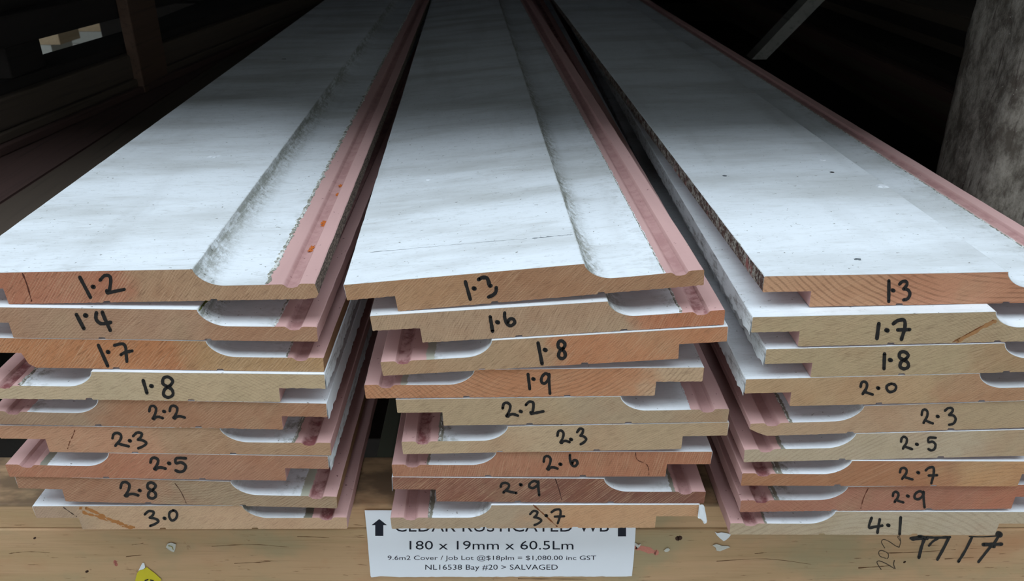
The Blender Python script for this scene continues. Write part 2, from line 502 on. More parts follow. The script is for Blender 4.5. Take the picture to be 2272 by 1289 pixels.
def ribbon(pts, width, rnd, taper=False, rough=.06):
    """flat pen stroke through 2-D points -> verts, faces (round joints)"""
    vs, fs = [], []
    # smooth the path
    def cat(p0, p1, p2, p3, t):
        return tuple(.5 * (2 * b + (c - a) * t + (2 * a - 5 * b + 4 * c - d) * t * t + (-a + 3 * b - 3 * c + d) * t ** 3) for a, b, c, d in zip(p0, p1, p2, p3))
    if len(pts) > 2:
        q = [pts[0]] + list(pts) + [pts[-1]]
        sm = []
        for i in range(len(q) - 3):
            for s in range(5): sm.append(cat(q[i], q[i + 1], q[i + 2], q[i + 3], s / 5))
        sm.append(pts[-1]); pts = sm
    elif len(pts) == 2:
        a, b = pts; pts = [tuple(u + (v - u) * s / 6 for u, v in zip(a, b)) for s in range(7)]
    N = len(pts)
    L, Rr = [], []
    for i, p in enumerate(pts):
        a = pts[max(i - 1, 0)]; b = pts[min(i + 1, N - 1)]
        dx, dy = b[0] - a[0], b[1] - a[1]; l = math.hypot(dx, dy) or 1
        wd = width / 2 * (1 + rnd.uniform(-rough, rough) * 1.5)
        if taper: wd *= 1 - .5 * i / N
        nx, ny = -dy / l * wd, dx / l * wd
        L.append(len(vs)); vs.append((p[0] + nx, p[1] + ny)); Rr.append(len(vs)); vs.append((p[0] - nx, p[1] - ny))
    for i in range(N - 1): fs.append((L[i], L[i + 1], Rr[i + 1], Rr[i]))
    for c in (pts[0], pts[-1]):                  # round pen tips
        b0 = len(vs); r = width / 2 * (.98 if c is pts[0] or not taper else .5)
        for s in range(12): vs.append((c[0] + r * math.cos(s * math.pi / 6), c[1] + r * math.sin(s * math.pi / 6)))
        fs.append(tuple(range(b0, b0 + 12)))
    return vs, fs


def strokes_on(plane_fn, strokes, name, mat, parent, inv, taper=False, seed=0, rough=.06, lift=0.00012):
    """strokes: list of (pts in photo pixels, width px); drawn as a thin film of ink"""
    rnd = random.Random(seed)
    V, Fc = [], []
    for si, (pts, wd) in enumerate(strokes):
        vs, fs = ribbon(pts, wd, rnd, taper, rough)
        b = len(V)
        V += [inv @ plane_fn(x, y, lift + si * 0.000012) for x, y in vs]
        Fc += [tuple(b + i for i in f) for f in fs]
    return pydata(name, V, Fc, [mat], parent)


GL = {
 '2a': [[(.04,.30),(.22,.06),(.42,.10),(.46,.40),(.40,.88)], [(.30,.84),(.34,.96),(.55,.90),(1,.78)]],
 '2': [[(.03,.40),(.10,.12),(.32,.03),(.52,.18),(.50,.48),(.28,.80),(.20,.93)], [(.20,.93),(.32,.76),(.55,.84),(.98,.97)]],
 '2l': [[(.03,.42),(.10,.10),(.32,.03),(.50,.22),(.46,.55),(.32,.86)], [(.26,.92),(.36,.98),(.48,.86),(.70,.82),(.98,.92)]],
 '1': [[(.0,.0),(1,1)]],
 '3': [[(.04,.18),(.30,.04),(.62,.04),(.70,.20),(.40,.42)], [(.40,.42),(.78,.46),(.96,.66),(.78,.90),(.40,.97)]],
 '3f': [[(.03,.25),(.30,.04),(.60,.10),(.55,.30),(.35,.46)], [(.35,.46),(.70,.52),(.92,.68),(.70,.86),(.38,.98)]],
 '4': [[(.08,.05),(.06,.38),(.30,.60),(.62,.62),(.97,.56)], [(.45,.02),(.60,.35),(.95,.98)]],
 '4b': [[(.22,.02),(.04,.62),(.40,.60),(.95,.52)], [(.78,.12),(.68,.60),(.62,.98)]],
 '5': [[(.90,.06),(.18,.06),(.14,.38),(.55,.34),(.88,.56),(.76,.88),(.42,.98),(.12,.88)]],
 '6': [[(.10,.03),(.10,.35),(.28,.80),(.62,.97),(.94,.74),(.80,.48),(.50,.50),(.36,.72)]],
 '7': [[(.03,.12),(.45,.04),(.62,.20),(.66,.60),(.70,.98)], [(.38,.62),(.60,.50),(.98,.42)]],
 '7b': [[(.03,.22),(.30,.06),(.66,.05),(.70,.40),(.50,.98)], [(.28,.52),(.98,.50)]],
 '8': [[(.72,.44),(.92,.22),(.62,.03),(.28,.08),(.22,.32),(.48,.46),(.86,.62),(.92,.86),(.60,.98),(.28,.86),(.34,.62),(.60,.48),(.74,.42)]],
 '9': [[(.90,.18),(.55,.03),(.15,.18),(.08,.42),(.42,.50),(.80,.30),(.88,.08)], [(.86,.06),(.88,.50),(.96,.98)]],
 '0': [[(.52,.03),(.12,.22),(.06,.62),(.34,.97),(.78,.82),(.95,.42),(.78,.12),(.48,.03)]],
}


def written(k, items, width):
    """handwritten length on the end grain: items are (glyph, x0, y0, x1, y1) boxes, ('.', x, y), in photo pixels"""
    o, MW, inv, y0 = BOARD[k]
    st = []
    for it in items:
        if it[0] == '.':
            x, y = it[1], it[2]; st.append(([(x - 1.2, y - .5), (x + 1.2, y + .5)], width * 1.2)); continue
        g, x0, y0_, x1, y1 = it
        if g == '1': st.append(([(x0 + (1.5 if x0 < x1 else 0), y0_ + 4), (x1, y1 - 4)], width)); continue
        h = width * .42
        x0 += h; x1 -= h; y0_ += h; y1 -= h
        for s in GL[g]: st.append(([(x0 + (x1 - x0) * a, y0_ + (y1 - y0_) * b) for a, b in s], width * .95))
    return strokes_on(lambda x, y, l: unY(x, y, y0 - l), st, 'marker_number', M_INK, o, inv, seed=int(k[1:]) * 7 + ord(k[0]))


def streak(k, st, col, name='grain_streak', rough=.4, taper=False):
    o, MW, inv, y0 = BOARD[k]
    m = plain(name + '_tint', col, .85, .3, 500)
    return strokes_on(lambda x, y, l: unY(x, y, y0 - l), st, name, m, o, inv, seed=len(st), rough=rough, taper=taper, lift=.00005)


def ridge(k, x0, ylen, wid, hei, seed, mat, name='paint_ridge', step=.0016, zbase=None, ymin=.0006):
    """crumbly bead of old paint standing where the white coat stops"""
    o, MW, inv, y0 = BOARD[k]
    typ = FIT[k][0]
    vs, fs = [], []
    N = int(ylen / step); zb = (8.56 if zbase is None else zbase) / 1000
    for j in range(N + 1):
        yy = ymin + j * step
        q = noise.noise(Vector((yy * 110, seed, 0))) + .7 * noise.noise(Vector((yy * 420, seed, 5)))
        c = x0 + .9 * q * wid
        h = max(.15, hei * (.55 + .8 * noise.noise(Vector((yy * 300, seed, 9)))))
        wv = wid * (.5 + .5 * abs(noise.noise(Vector((yy * 200, seed, 2)))))
        for dx, dz in ((-wv, -.1), (-wv * .45, h * .75), (wv * .1, h), (wv * .75, h * .6), (wv, -.1)):
            x = (c + dx) / 1000
            if typ == 'B': x = .18 - x
            vs.append((x, yy + (x * math.tan(math.atan((FIT[k][5] - 1136) * CT / F)) if yy < .3 else 0), zb + dz / 1000))
        if j:
            b = j * 5
            for i in range(4): fs.append((b - 5 + i, b - 4 + i, b + i + 1, b + i))
    return pydata(name, vs, fs, [mat], o)


def ragged(k, side_x, z0, z1, ylen, out, seed, mat, step=.0022, ymin=0.0, name='paint_flake'):
    """torn skin of paint hanging along the lap edge: thin, with a jagged lower edge"""
    o, MW, inv, y0 = BOARD[k]
    typ = FIT[k][0]; vs, fs = [], []
    ty = math.tan(math.atan((FIT[k][5] - 1136) * CT / F))
    N = int(ylen / step)
    for j in range(N + 1):
        yy = ymin + j * step
        q = noise.noise(Vector((yy * 120, seed, 0))) + .8 * noise.noise(Vector((yy * 500, seed, 5)))
        low = z1 - max(0, 1.2 + 1.8 * q)
        for dx, z in ((.02, z0), (out * .5, (z0 + z1) / 2), (out * (1 + .5 * q), low), (out * (1 + .5 * q) - .25, low), (-.02, (z0 + z1) / 2), (-.1, z0)):
            x = (side_x - dx) / 1000
            if typ == 'B': x = .18 - x
            vs.append((x, yy + x * ty * (1 if yy < .3 else 0), z / 1000))
        if j:
            b = j * 6
            for i in range(6): fs.append((b - 6 + i, b - 6 + (i + 1) % 6, b + (i + 1) % 6, b + i))
    return pydata(name, vs, fs, [mat], o)


def on_top(k, px, py):
    """pixel -> point on the board's upper painted face, in its own space"""
    o, MW, inv, y0 = BOARD[k]
    d = unY(px, py, 1.0) - CAMP
    a = inv @ CAMP; b = inv.to_3x3() @ d
    return a, b


def top_mark(k, px, py, rx, ry, name, mat, h=.0004, zt=.0178, ragged_=.0, seed=0, n=14):
    a, b = on_top(k, px, py)
    p = a + b * ((zt - a.z) / b.z)
    rnd = random.Random(seed)
    vs = [(p.x, p.y, zt + h)]
    for i in range(n):
        an = 2 * math.pi * i / n; q = 1 + rnd.uniform(-ragged_, ragged_)
        vs.append((p.x + rx * q * .7 * math.cos(an), p.y + ry * q * .7 * math.sin(an), zt + h * .8))
    for i in range(n):
        an = 2 * math.pi * i / n; q = 1 + rnd.uniform(-ragged_, ragged_)
        vs.append((p.x + rx * q * math.cos(an), p.y + ry * q * math.sin(an), zt - .00005))
    fs = [(0, 1 + i, 1 + (i + 1) % n) for i in range(n)] + [(1 + i, 1 + n + i, 1 + n + (i + 1) % n, 1 + (i + 1) % n) for i in range(n)]
    return pydata(name, vs, fs, [mat], BOARD[k][0])


NUM = {'L': ['1.2','1.4','1.7','1.8','2.2','2.3','2.5','2.8','3.0'], 'M': ['1.3','1.6','1.8','1.9','2.2','2.3','2.6','2.9','3.7'],
       'R': ['1.3','1.7','1.8','2.0','2.3','2.5','2.7','2.9','4.1']}
ORD = ['topmost', 'second from top', 'third from top', 'fourth from top', 'fifth from top', 'sixth from top', 'seventh from top', 'second lowest', 'lowest']
STK = {'L': 'left', 'M': 'middle', 'R': 'right'}
idx = 0
for s in 'LMR':
    for i in range(9):
        k = s + str(i + 1)
        col = 'white-topped' if i == 0 else ('reddish' if k in ('M8', 'M7', 'L7', 'R7', 'R8', 'L3') else 'tan')
        make_board(k, idx, float(NUM[s][i]), '%s cedar weatherboard marked %s, %s of the %s stack' % (col, NUM[s][i], ORD[i], STK[s]), 'weatherboards in the %s stack' % STK[s])
        idx += 1

written('L1', [('1',175.5,611,200.6,663.8), ('.',206.8,636.5), ('2a',216.5,605.5,279,655)], 8)
written('L2', [('1',168,694,186,733), ('.',190,700), ('4',207.3,688,250,737.5)], 8.5)
written('L3', [('1',216.7,762,239,816), ('.',239.8,781), ('7',249.5,758,297,806)], 7.5)
written('L4', [('1',316,840,326,876), ('.',336,856.6), ('8',351,832,389,886)], 7.5)
written('L5', [('2l',327.7,897,364.4,933), ('.',364,913), ('2l',372.8,897,413.3,931.5)], 6.2)
written('L6', [('2',245.7,957,289,994), ('.',288,978), ('3f',291.7,955.6,330,998)], 6.5)
written('L7', [('2l',330,1012,371,1045), ('.',375.3,1028), ('5',383.5,1012,418,1050.6)], 6.8)
written('L8', [('2l',263.6,1066,310.3,1104.5), ('.',309.8,1088.4), ('8',319,1067,350,1109.5)], 6.5)
written('L9', [('3f',317.7,1130,356.7,1170), ('.',365,1150), ('0',371.8,1129,396.4,1158)], 6)
written('M1', [('1',1031,621,1043.5,668), ('.',1052,640)], 8)
strokes_on(lambda x, y, l: unY(x, y, BOARD['M1'][3] - l), [([(1062,620),(1070,616),(1080,617),(1084,625),(1086,633),(1089,634)], 9), ([(1101,638),(1100,648),(1093,655),(1084,659)], 8)],
           'marker_number', M_INK, BOARD['M1'][0], BOARD['M1'][2], seed=4)
written('M2', [('1',1086,699,1093,739), ('.',1104,715), ('6',1113.7,690,1147,727)], 8)
written('M3', [('1',1192.3,757,1202.7,811), ('.',1209.6,776.4), ('8',1230,752,1259,800)], 8)
written('M4', [('1',1170,826,1175.4,867), ('.',1183.6,841), ('9',1196.7,824.3,1224,877)], 6.8)
written('M5', [('2l',1111.5,890,1152.5,927.5), ('.',1155.5,913), ('2a',1162.4,887,1208.4,922)], 6.5)
written('M6', [('2l',1233.4,952,1267,986), ('.',1267,975), ('3f',1277.3,947,1305,989)], 6.2)
written('M7', [('2l',1202.8,1008.5,1240.3,1045), ('.',1243.3,1030), ('6',1260,1006,1285,1038)], 6.2)
written('M8', [('2',1107.3,1068,1148.8,1097), ('.',1155.5,1075.5), ('9',1170,1063.6,1200,1102)], 6)
written('M9', [('3f',1173,1130,1205.5,1168), ('.',1212,1144), ('7b',1220.5,1127,1254.5,1164)], 5.6)
written('R1', [('1',1970.8,619,1972,673), ('.',1981.5,644.4), ('3',1991.7,619.6,2023,670)], 7.5)
written('R2', [('1',1950,714,1945.7,755), ('.',1968,733), ('7b',1977.5,704.8,2022.7,757.4)], 8.5)
written('R3', [('1',1962.6,781,1961.4,822), ('.',1975.5,798.9), ('8',1986,776,2021,822.5)], 8)
written('R4', [('2',1906,843,1939.5,879), ('.',1948.5,861), ('0',1963.4,848,1992.4,873)], 6.6)
written('R5', [('2',2041.7,905,2072.7,943), ('.',2080.6,924), ('3',2093.3,901.6,2124,946)], 6)
written('R6', [('2',1996,965.8,2026.7,999.8), ('.',2034.4,985.8), ('5',2055,967,2080.7,1002.4)], 6)
written('R7', [('2',1993.5,1034.7,2027.7,1067), ('.',2037.4,1048.7), ('7b',2050.7,1033,2082.3,1075.6)], 6)
written('R8', [('2',1977.8,1088,2007.4,1118), ('.',2014.4,1100.6), ('9',2025,1086.3,2055,1129)], 6)
written('R9', [('4b',1924,1145.5,1962,1185.5), ('.',1971,1165.5), ('1',1998.5,1144,1996,1189)], 6.5)

# natural marks on the end grain
streak('L1', [([(50,607),(60,632),(70,668)], 3)], rgb(92,48,34))
streak('L8', [([(388,1072),(402,1092),(413,1116)], 1.6)], rgb(90,60,46))
streak('L9', [([(178,1126),(188,1138),(206,1143),(222,1147),(240,1156),(262,1160),(272,1168),(298,1170)], 4.5), ([(190,1127),(215,1138),(240,1151),(262,1158),(282,1168)], 4)], rgb(178,118,66), rough=.7)
streak('L9', [([(140,1125),(155,1136),(170,1146)], 1.5)], rgb(80,60,50), rough=.8)
streak('L6', [([(166,954),(162,966),(155,980),(150,996)], 1.8)], rgb(120,70,48), rough=.8)
streak('M8', [([(1232,1062),(1240,1085),(1246,1108)], 1.6)], rgb(66,36,30))
streak('M9', [([(1184,1121),(1210,1144),(1236,1168)], 2.6)], rgb(126,72,38), rough=.5)
streak('R2', [([(2124,757),(2152,742),(2188,722),(2208,713)], 8)], rgb(176,128,84), rough=.3)
streak('R2', [([(2114,759),(2150,739),(2204,710)], 2)], rgb(140,84,50), rough=.6)
streak('R8', [([(1926,1084),(1916,1105),(1910,1128)], 2)], rgb(110,60,44), rough=.6)
streak('M7', [([(1410,1004),(1414,1020),(1436,1032),(1440,1054)], 1.6)], rgb(104,60,44), rough=.6)

# crumbly paint edges
ridge('L1', 155.5, 1.15, 2.0, .9, 1, M_FLAKY)
ridge('L2', 158.6, .12, 1.1, .6, 2, M_FLAKY)
ridge('L3', 160.8, .10, 1.0, .5, 3, M_FLAKY)
ridge('L4', 160.5, .10, 1.6, 1.0, 4, M_FLAKY)
ridge('L6', 159.8, .15, .7, .4, 6, M_FLAKY)
ridge('M1', 160.3, 1.2, .6, .35, 11, M_FLAKY)
ridge('M2', 157.8, .3, 1.3, .6, 12, M_FLAKY)
ridge('M5', 158.8, .15, .5, .3, 15, M_FLW)
ridge('M6', 158.5, .1, 1.2, .7, 16, M_FLAKY)
ridge('M9', 157.5, .1, 1.2, .7, 19, M_FLAKY)
ridge('R1', 161.5, 1.25, 1.0, .6, 21, M_FLAKY)
ridge('R5', 158.8, .2, .9, .5, 25, M_FLAKY)
ridge('R7', 160, .1, .8, .5, 27, M_FLAKY)
ridge('R8', 160.4, .1, 1.0, .5, 28, M_FLAKY)
ridge('R1', .6, 1.25, .55, .4, 31, M_FLAKY, zbase=17.5)
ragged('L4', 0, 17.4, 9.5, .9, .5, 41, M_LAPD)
ragged('L5', 0, 17.4, 8.8, .9, .5, 42, M_FLW)
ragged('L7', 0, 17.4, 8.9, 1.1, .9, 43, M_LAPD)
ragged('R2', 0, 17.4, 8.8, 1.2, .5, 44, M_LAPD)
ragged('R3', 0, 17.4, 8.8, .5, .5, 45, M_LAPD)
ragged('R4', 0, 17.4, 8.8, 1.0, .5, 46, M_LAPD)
ragged('M8', 0, 17.4, 8.6, .3, .4, 48, M_FLW)


def loose_paint():
    """the white paint skin peeling off the right end of the lowest middle board"""
    o, MW, inv, y0 = BOARD['M9']
    P = [(1551,1121),(1556,1119),(1560,1119.5),(1563,1124),(1566,1140),(1569,1156),(1567,1161),(1562,1162),(1559,1156),(1555,1151),(1549,1150),(1548,1146),(1550,1134)]
    f = [inv @ unY(x, y, y0 - .0012 + .0006 * (i % 3)) for i, (x, y) in enumerate(P)]
    b = [inv @ unY(x, y, y0 - .0004 + .0006 * (i % 3)) for i, (x, y) in enumerate(P)]
    n = len(P)
    fs = [tuple(range(n))[::-1], tuple(range(n, 2 * n))] + [(i, (i + 1) % n, n + (i + 1) % n, n + i) for i in range(n)]
    pydata('paint_flake', f + b, fs, [M_FLW], o)


loose_paint()
top_mark('L1', 476, 347, .0042, .0035, 'filled_nail_hole', M_FLW, .0007, ragged_=.45, seed=1)
top_mark('M1', 951, 398, .0022, .0026, 'filled_nail_hole', M_FLW, .0007, ragged_=.2, seed=2)
top_mark('R1', 1958, 413, .0040, .0036, 'filled_nail_hole', M_FLW, .0007, ragged_=.3, seed=3)
top_mark('R1', 1826, 355, .0022, .0022, 'filled_nail_hole', M_FLW, .0005, ragged_=.2, seed=4)
M_HOLE = plain('nail_hole_dark', (.004, .004, .004, 1), .9); M_GREY = plain('old_nail_grey', rgb(105, 112, 116), .6)
top_mark('R1', 1846, 382, .0018, .0018, 'nail_hole', M_HOLE, .00008)
top_mark('R1', 1608, 390, .0017, .0019, 'nail_head', M_GREY, .0002)
top_mark('R1', 1903, 575, .0018, .0014, 'paint_chip', M_GREY, .0002, ragged_=.5, seed=6)
top_mark('L1', 630, 131, .0030, .0028, 'nail_hole', M_GREY, .0002, ragged_=.5, seed=7)
for (x_, y_, r_) in ((448,679,.0014), (453,672,.0018), (444,686,.0011), (458,668,.0012)):
    top_mark('L2', x_, y_, r_ * .6, r_ * 1.6, 'moss_speck', plain('green_moss', rgb(98, 104, 52), .95, .5, 900), .0004, zt=.0166, ragged_=.6, seed=int(x_))
M_MOSS = plain('dried_moss', rgb(104, 100, 70), .95, .5, 900)
top_mark('L1', 459, 573, .0022, .0022, 'moss_speck', M_MOSS, .0006, zt=.0105, ragged_=.6, seed=8, n=22)
top_mark('L1', 443, 598, .0010, .0010, 'moss_speck', M_MOSS, .0005, zt=.0115, ragged_=.5, seed=9)
for (x, y, r, s) in ((756,412,.0022,1), (752,432,.0024,2), (718,494,.0022,3), (692,550,.0020,4), (757,425,.0014,5), (688,556,.0016,6), (716,500,.0014,7)):
    top_mark('L1', x, y, r * .7, r * 1.3, 'rust_crumb', M_RUST, .0003, zt=.0070, ragged_=.7, seed=20 + s, n=18)


def crack(k, pts, wd):
    out = []
    for px, py in pts:
        a, b = on_top(k, px, py); out.append(a + b * ((.01783 - a.z) / b.z))
    rnd = random.Random(3); vs, fs = [], []
    seg = []
    for p, q in zip(out, out[1:]):
        for i in range(12): seg.append(p.lerp(q, i / 12))
    for i, p in enumerate(seg):
        w_ = wd * (.15 + abs(noise.noise(Vector((i * .35, 1, 0)))) * 1.8)
        j = rnd.uniform(-.0003, .0003)
        vs += [(p.x, p.y + j - w_, p.z), (p.x, p.y + j + w_, p.z + .00002)]
        if i: b = 2 * i; fs.append((b - 2, b, b + 1, b - 1))
    pydata('paint_crack', vs, fs, [M_GREY], BOARD[k][0])


crack('M1', [(820,560),(938,549),(1050,539),(1180,529)], .0003)
crack('M1', [(1180,529),(1240,523),(1274,520)], .0006)
# ------------------------------------------------------------------ ground, unseen shed shell added to shape the daylight
def timber(name, label, cat, x0, x1, y0, y1, z0, z1, mat, group=None, kind=None, yaw=0.0, bev=.0015, seed=0, parent=None):
    """a sawn timber with eased edges, slight wander along its length"""
    cx, cy, cz = (x0 + x1) / 2, (y0 + y1) / 2, (z0 + z1) / 2
    hx, hy, hz = (x1 - x0) / 2, (y1 - y0) / 2, (z1 - z0) / 2
    bm = bmesh.new()
    bmesh.ops.create_cube(bm, size=2)
    for v in bm.verts: v.co = Vector((v.co.x * hx, v.co.y * hy, v.co.z * hz))
    bmesh.ops.bevel(bm, geom=bm.edges[:], offset=min(bev, hx * .3, hy * .3, hz * .3), segments=2, affect='EDGES', profile=.5)
    me = D.meshes.new(name); bm.to_mesh(me); bm.free()
    o = link(name, me, [mat], parent)
    o.location = (cx, cy, cz); o.rotation_euler = (0, 0, yaw)
    if parent is None: tag(o, label, cat, group, kind)
    return o


def concrete():
    t = NT('concrete_ground'); c = t.coord()
    n = t.noise(c, 2.5, 5); n2 = t.noise(c, 60, 4)
    col = t.mix(n, rgb(188, 184, 174), rgb(214, 210, 200))
    col = t.mix(t.math('MULTIPLY', n2, .3), col, rgb(160, 156, 148))
    t.bump(n2, .3, .002)
    return t.done(col, .9)


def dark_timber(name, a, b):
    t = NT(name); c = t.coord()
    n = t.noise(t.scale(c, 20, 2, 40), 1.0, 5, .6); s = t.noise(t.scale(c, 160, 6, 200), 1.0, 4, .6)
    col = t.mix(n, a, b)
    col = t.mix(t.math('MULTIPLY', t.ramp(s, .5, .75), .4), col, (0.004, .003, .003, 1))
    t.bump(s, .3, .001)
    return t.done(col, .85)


M_RED = dark_timber('dark_red_boards', rgb(62, 46, 42), rgb(84, 62, 56))
M_BRN = dark_timber('dark_brown_boards', rgb(62, 53, 46), rgb(84, 72, 60))
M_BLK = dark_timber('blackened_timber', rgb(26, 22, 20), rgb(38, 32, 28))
M_POST = dark_timber('old_post_timber', rgb(66, 50, 40), rgb(92, 70, 56))
M_GRN = dark_timber('green_grey_painted_board', rgb(82, 86, 74), rgb(104, 108, 92))
M_GRY = dark_timber('grey_weathered_brace', rgb(78, 77, 73), rgb(100, 98, 93))

def slab(name, x0, x1, y0, y1, z0, z1, mat):
    o = timber(name, None, None, x0, x1, y0, y1, z0, z1, mat, kind='structure')


M_WALL = plain('shed_wall_white', rgb(238, 238, 234), .9, .2, 3)
M_ROOF = plain('shed_roof_underside', rgb(92, 92, 90), .9, .2, 3)
pydata('floor', [(-10, -6, 0), (8, -6, 0), (8, 12, 0), (-10, 12, 0)], [(0, 1, 2, 3)], [concrete()])['kind'] = 'structure'
slab('fill_wall_front', -10, 8, -4.6, -4.5, 0, ZB + 1.05, M_WALL)          # unseen wall, white and with an open strip added for low fill light
slab('fill_wall_front', -10, 8, -4.6, -4.5, ZB + 1.40, ROOF + .1, M_WALL)
slab('wall_back', -10, 8, 12, 12.1, 0, ROOF + .1, M_WALL)
slab('wall_left', -10.1, -10, -6, 12, 0, ROOF + .1, M_WALL)
slab('wall_right', 8, 8.1, -6, 12, 0, ROOF + .1, M_WALL)
for x0, x1, y0, y1 in ((-10, 8, -6, -2.35), (-10, -9, -2.35, .3), (6, 8, -2.35, .3), (-10, 8, .3, 4.0), (-10, -5.6, 4.0, 9.5), (-4.2, 8, 4.0, 9.5), (-5.6, -4.2, 4.0, 6.2), (-5.6, -4.2, 7.6, 9.5), (-10, 8, 9.5, 12)):
    slab('ceiling', x0, x1, y0, y1, ROOF, ROOF + .05, M_ROOF)
RACK = D.objects.new('timber_rack', None); COL.objects.link(RACK)
tag(RACK, 'dark timber rack of arms and legs carrying the stacks from below', 'rack')
# unseen deck above, its front edge set to shade the board tops; added dark panels close the bay
DECKZ = 0.30
DECK = ZB + DECKZ
timber('upper_shade_deck', None, None, -.20, 2.6, 0.085, 5.2, DECK, DECK + .05, M_BLK, parent=RACK)
timber('upper_shade_deck', None, None, -3.0, -.201, .155, 5.2, DECK, DECK + .05, M_BLK, parent=RACK)     # set back to let more light onto the left stack
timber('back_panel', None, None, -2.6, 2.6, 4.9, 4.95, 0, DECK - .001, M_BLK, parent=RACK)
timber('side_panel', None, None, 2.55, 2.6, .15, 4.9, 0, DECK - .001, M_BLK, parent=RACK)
timber('lower_dark_deck', None, None, -.75, 2.5, .36, 4.8, ZB - .42, ZB - .36, M_BLK, parent=RACK)  # black deck added to darken what shows through the gaps

# ------------------------------------------------------------------ pine rail and bearers
def pine(name, top):
    t = NT(name); c = t.coord(); X, Y, Z = t.sep(c)
    wv = t.noise(t.scale(c, 5, 5, 46), 1.0, 4, .55, 1.2)
    fibre = t.noise(t.scale(c, 22, 22, 900), 1.0, 4, .6)
    dash = t.noise(t.scale(c, 70, 70, 700, loc=(3, 0, 0)), 1.0, 3, .6)
    patch = t.noise(t.scale(c, 16, 16, 22), 1.0, 4)
    col = t.mix(t.ramp(wv, .3, .7), rgb(178, 148, 110), rgb(192, 156, 120))
    col = t.mix(t.ramp(patch, .48, .7), col, rgb(166, 148, 114))
    col = t.mix(t.math('MULTIPLY', t.ramp(patch, .45, .25), .6), col, rgb(178, 126, 88))
    col = t.mix(t.math('MULTIPLY', t.ramp(fibre, .5, .8), .3), col, rgb(120, 84, 52))
    col = t.mix(t.math('MULTIPLY', t.ramp(dash, .66, .74), .75), col, rgb(104, 68, 42))
    st = t.noise(t.scale(c, 60, 60, 60, loc=(9, 1, 2)), 1.0, 4, .7)
    col = t.mix(t.math('MULTIPLY', t.ramp(st, .66, .74), .5), col, rgb(120, 74, 48))
    # grime trodden into the top surface
    g = t.math('MULTIPLY', t.ramp(Z, RAILH / 2 - .0025, RAILH / 2 - .0008) if top else 0.0, t.ramp(t.noise(t.scale(c, 30, 60, 10), 1.0, 4), .3, .6))
    col = t.mix(t.math('MULTIPLY', g, .75), col, rgb(84, 68, 54))
    t.bump(fibre, .3, .0005)
    return t.done(col, .8)


RAILH = .0192
M_PINE = pine('pine_bearer_grimy_top', True); M_PINE2 = pine('pine_rail', False)
ZT = ZB - .1597
rail = timber('pine_bearer', 'pale pine bearer strip directly under the front ends of the boards', 'timber', -.62, .62, .027, .0735, ZT - RAILH, ZT, M_PINE, bev=.0012)
low = timber('pine_rail', 'wide pale pine rail carrying the printed paper sheet and marker scrawl', 'timber', -.62, .62, .0262, .0725, ZT - RAILH - .0455, ZT - RAILH - .0001, M_PINE2, bev=.0012)
for i, y in enumerate((.95, 1.9, 2.85)):
    if y > 3: break
    timber('cross_bearer', 'dark bearer beam under the far part of the stacks, %s from the front' % ['first', 'second', 'third'][i], 'timber', -.286, .32, y, y + .09, ZT - .065, ZT, M_BLK)
for sx, nm in ((-.24, 'left'), (.27, 'right')):
    timber('rack_arm', 'dark rack arm running back on the %s side under the bearers' % nm, 'timber', sx - .04, sx + .04, .03, 4.0, ZT - .2, ZT - .066, M_BLK, parent=RACK)
for i, (x, y) in enumerate(((-.24, 1.2), (.27, 1.2), (-.24, 3.6), (.27, 3.6))):
    timber('rack_leg', 'dark leg holding up the %s arm, %s' % (('left', 'right')[i % 2], ('front', 'rear')[i // 2]), 'timber', x - .04, x + .04, y, y + .09, 0, ZT - .2, M_BLK, parent=RACK)


def rail_marks(name, strokes, mat, parent, Y, lift, rough=.1, taper=False, seed=1):
    bpy.context.view_layer.update()
    return strokes_on(lambda x, y, l: unY(x, y, Y - l), strokes, name, mat, parent, parent.matrix_world.inverted(), lift=lift, rough=rough, taper=taper, seed=seed)


def c4(*pts): return [(1900 + x / 6.108, 1170 + y / 6.108) for x, y in pts]


YR = .0262
rail_marks('marker_scrawl', [(c4((735, 150), (860, 128), (960, 135), (1120, 140), (1270, 132)), 5.5), (c4((760, 158), (860, 150), (960, 150)), 8), (c4((860, 115), (862, 140)), 10),
    (c4((925, 150), (880, 280), (848, 410)), 7), (c4((1110, 150), (1040, 190), (985, 250)), 5), (c4((1250, 150), (1180, 290), (1100, 435)), 6.6),
    (c4((1530, 125), (1700, 130), (1900, 118)), 2.6), (c4((1565, 140), (1480, 310), (1385, 465)), 6), (c4((1940, 95), (1880, 200), (1790, 300), (1655, 470)), 6),
    (c4((1925, 92), (1945, 100)), 14), (c4((1720, 235), (1850, 232), (1970, 228)), 7.5), (c4((1810, 255), (1870, 262)), 7)], M_INK, low, YR, .00012)
M_PENCIL = plain('pencil_grey', rgb(92, 76, 60), .7, .3, 900)
rail_marks('pencil_number', [(c4((335, 570), (280, 480), (310, 455), (400, 490), (510, 555)), 2.2), (c4((515, 450), (505, 500), (525, 560)), 2.6),
    (c4((400, 420), (320, 390), (305, 330), (350, 315), (425, 350), (435, 400), (415, 425)), 1.8),
    (c4((385, 280), (340, 200), (370, 165), (440, 190), (530, 250), (580, 270)), 1.8), (c4((580, 270), (600, 200), (590, 140)), 1.8), (c4((600, 190), (560, 130), (590, 118)), 1.6)], M_PENCIL, low, YR, .0001)
M_CRAYON = plain('red_crayon', rgb(214, 138, 120), .8, .3, 700)
rail_marks('crayon_mark', [([(1411, 1213), (1430, 1218), (1456, 1226)], 12)], M_CRAYON, low, YR, .00006, rough=.25)
rail_marks('crayon_mark', [([(255, 1246), (258, 1253)], 7)], plain('faded_crayon', rgb(186, 112, 98), .8, .3, 900), low, YR, .00006, rough=.5)
M_KNOT = plain('knot', rgb(72, 46, 32), .8, .4, 400)
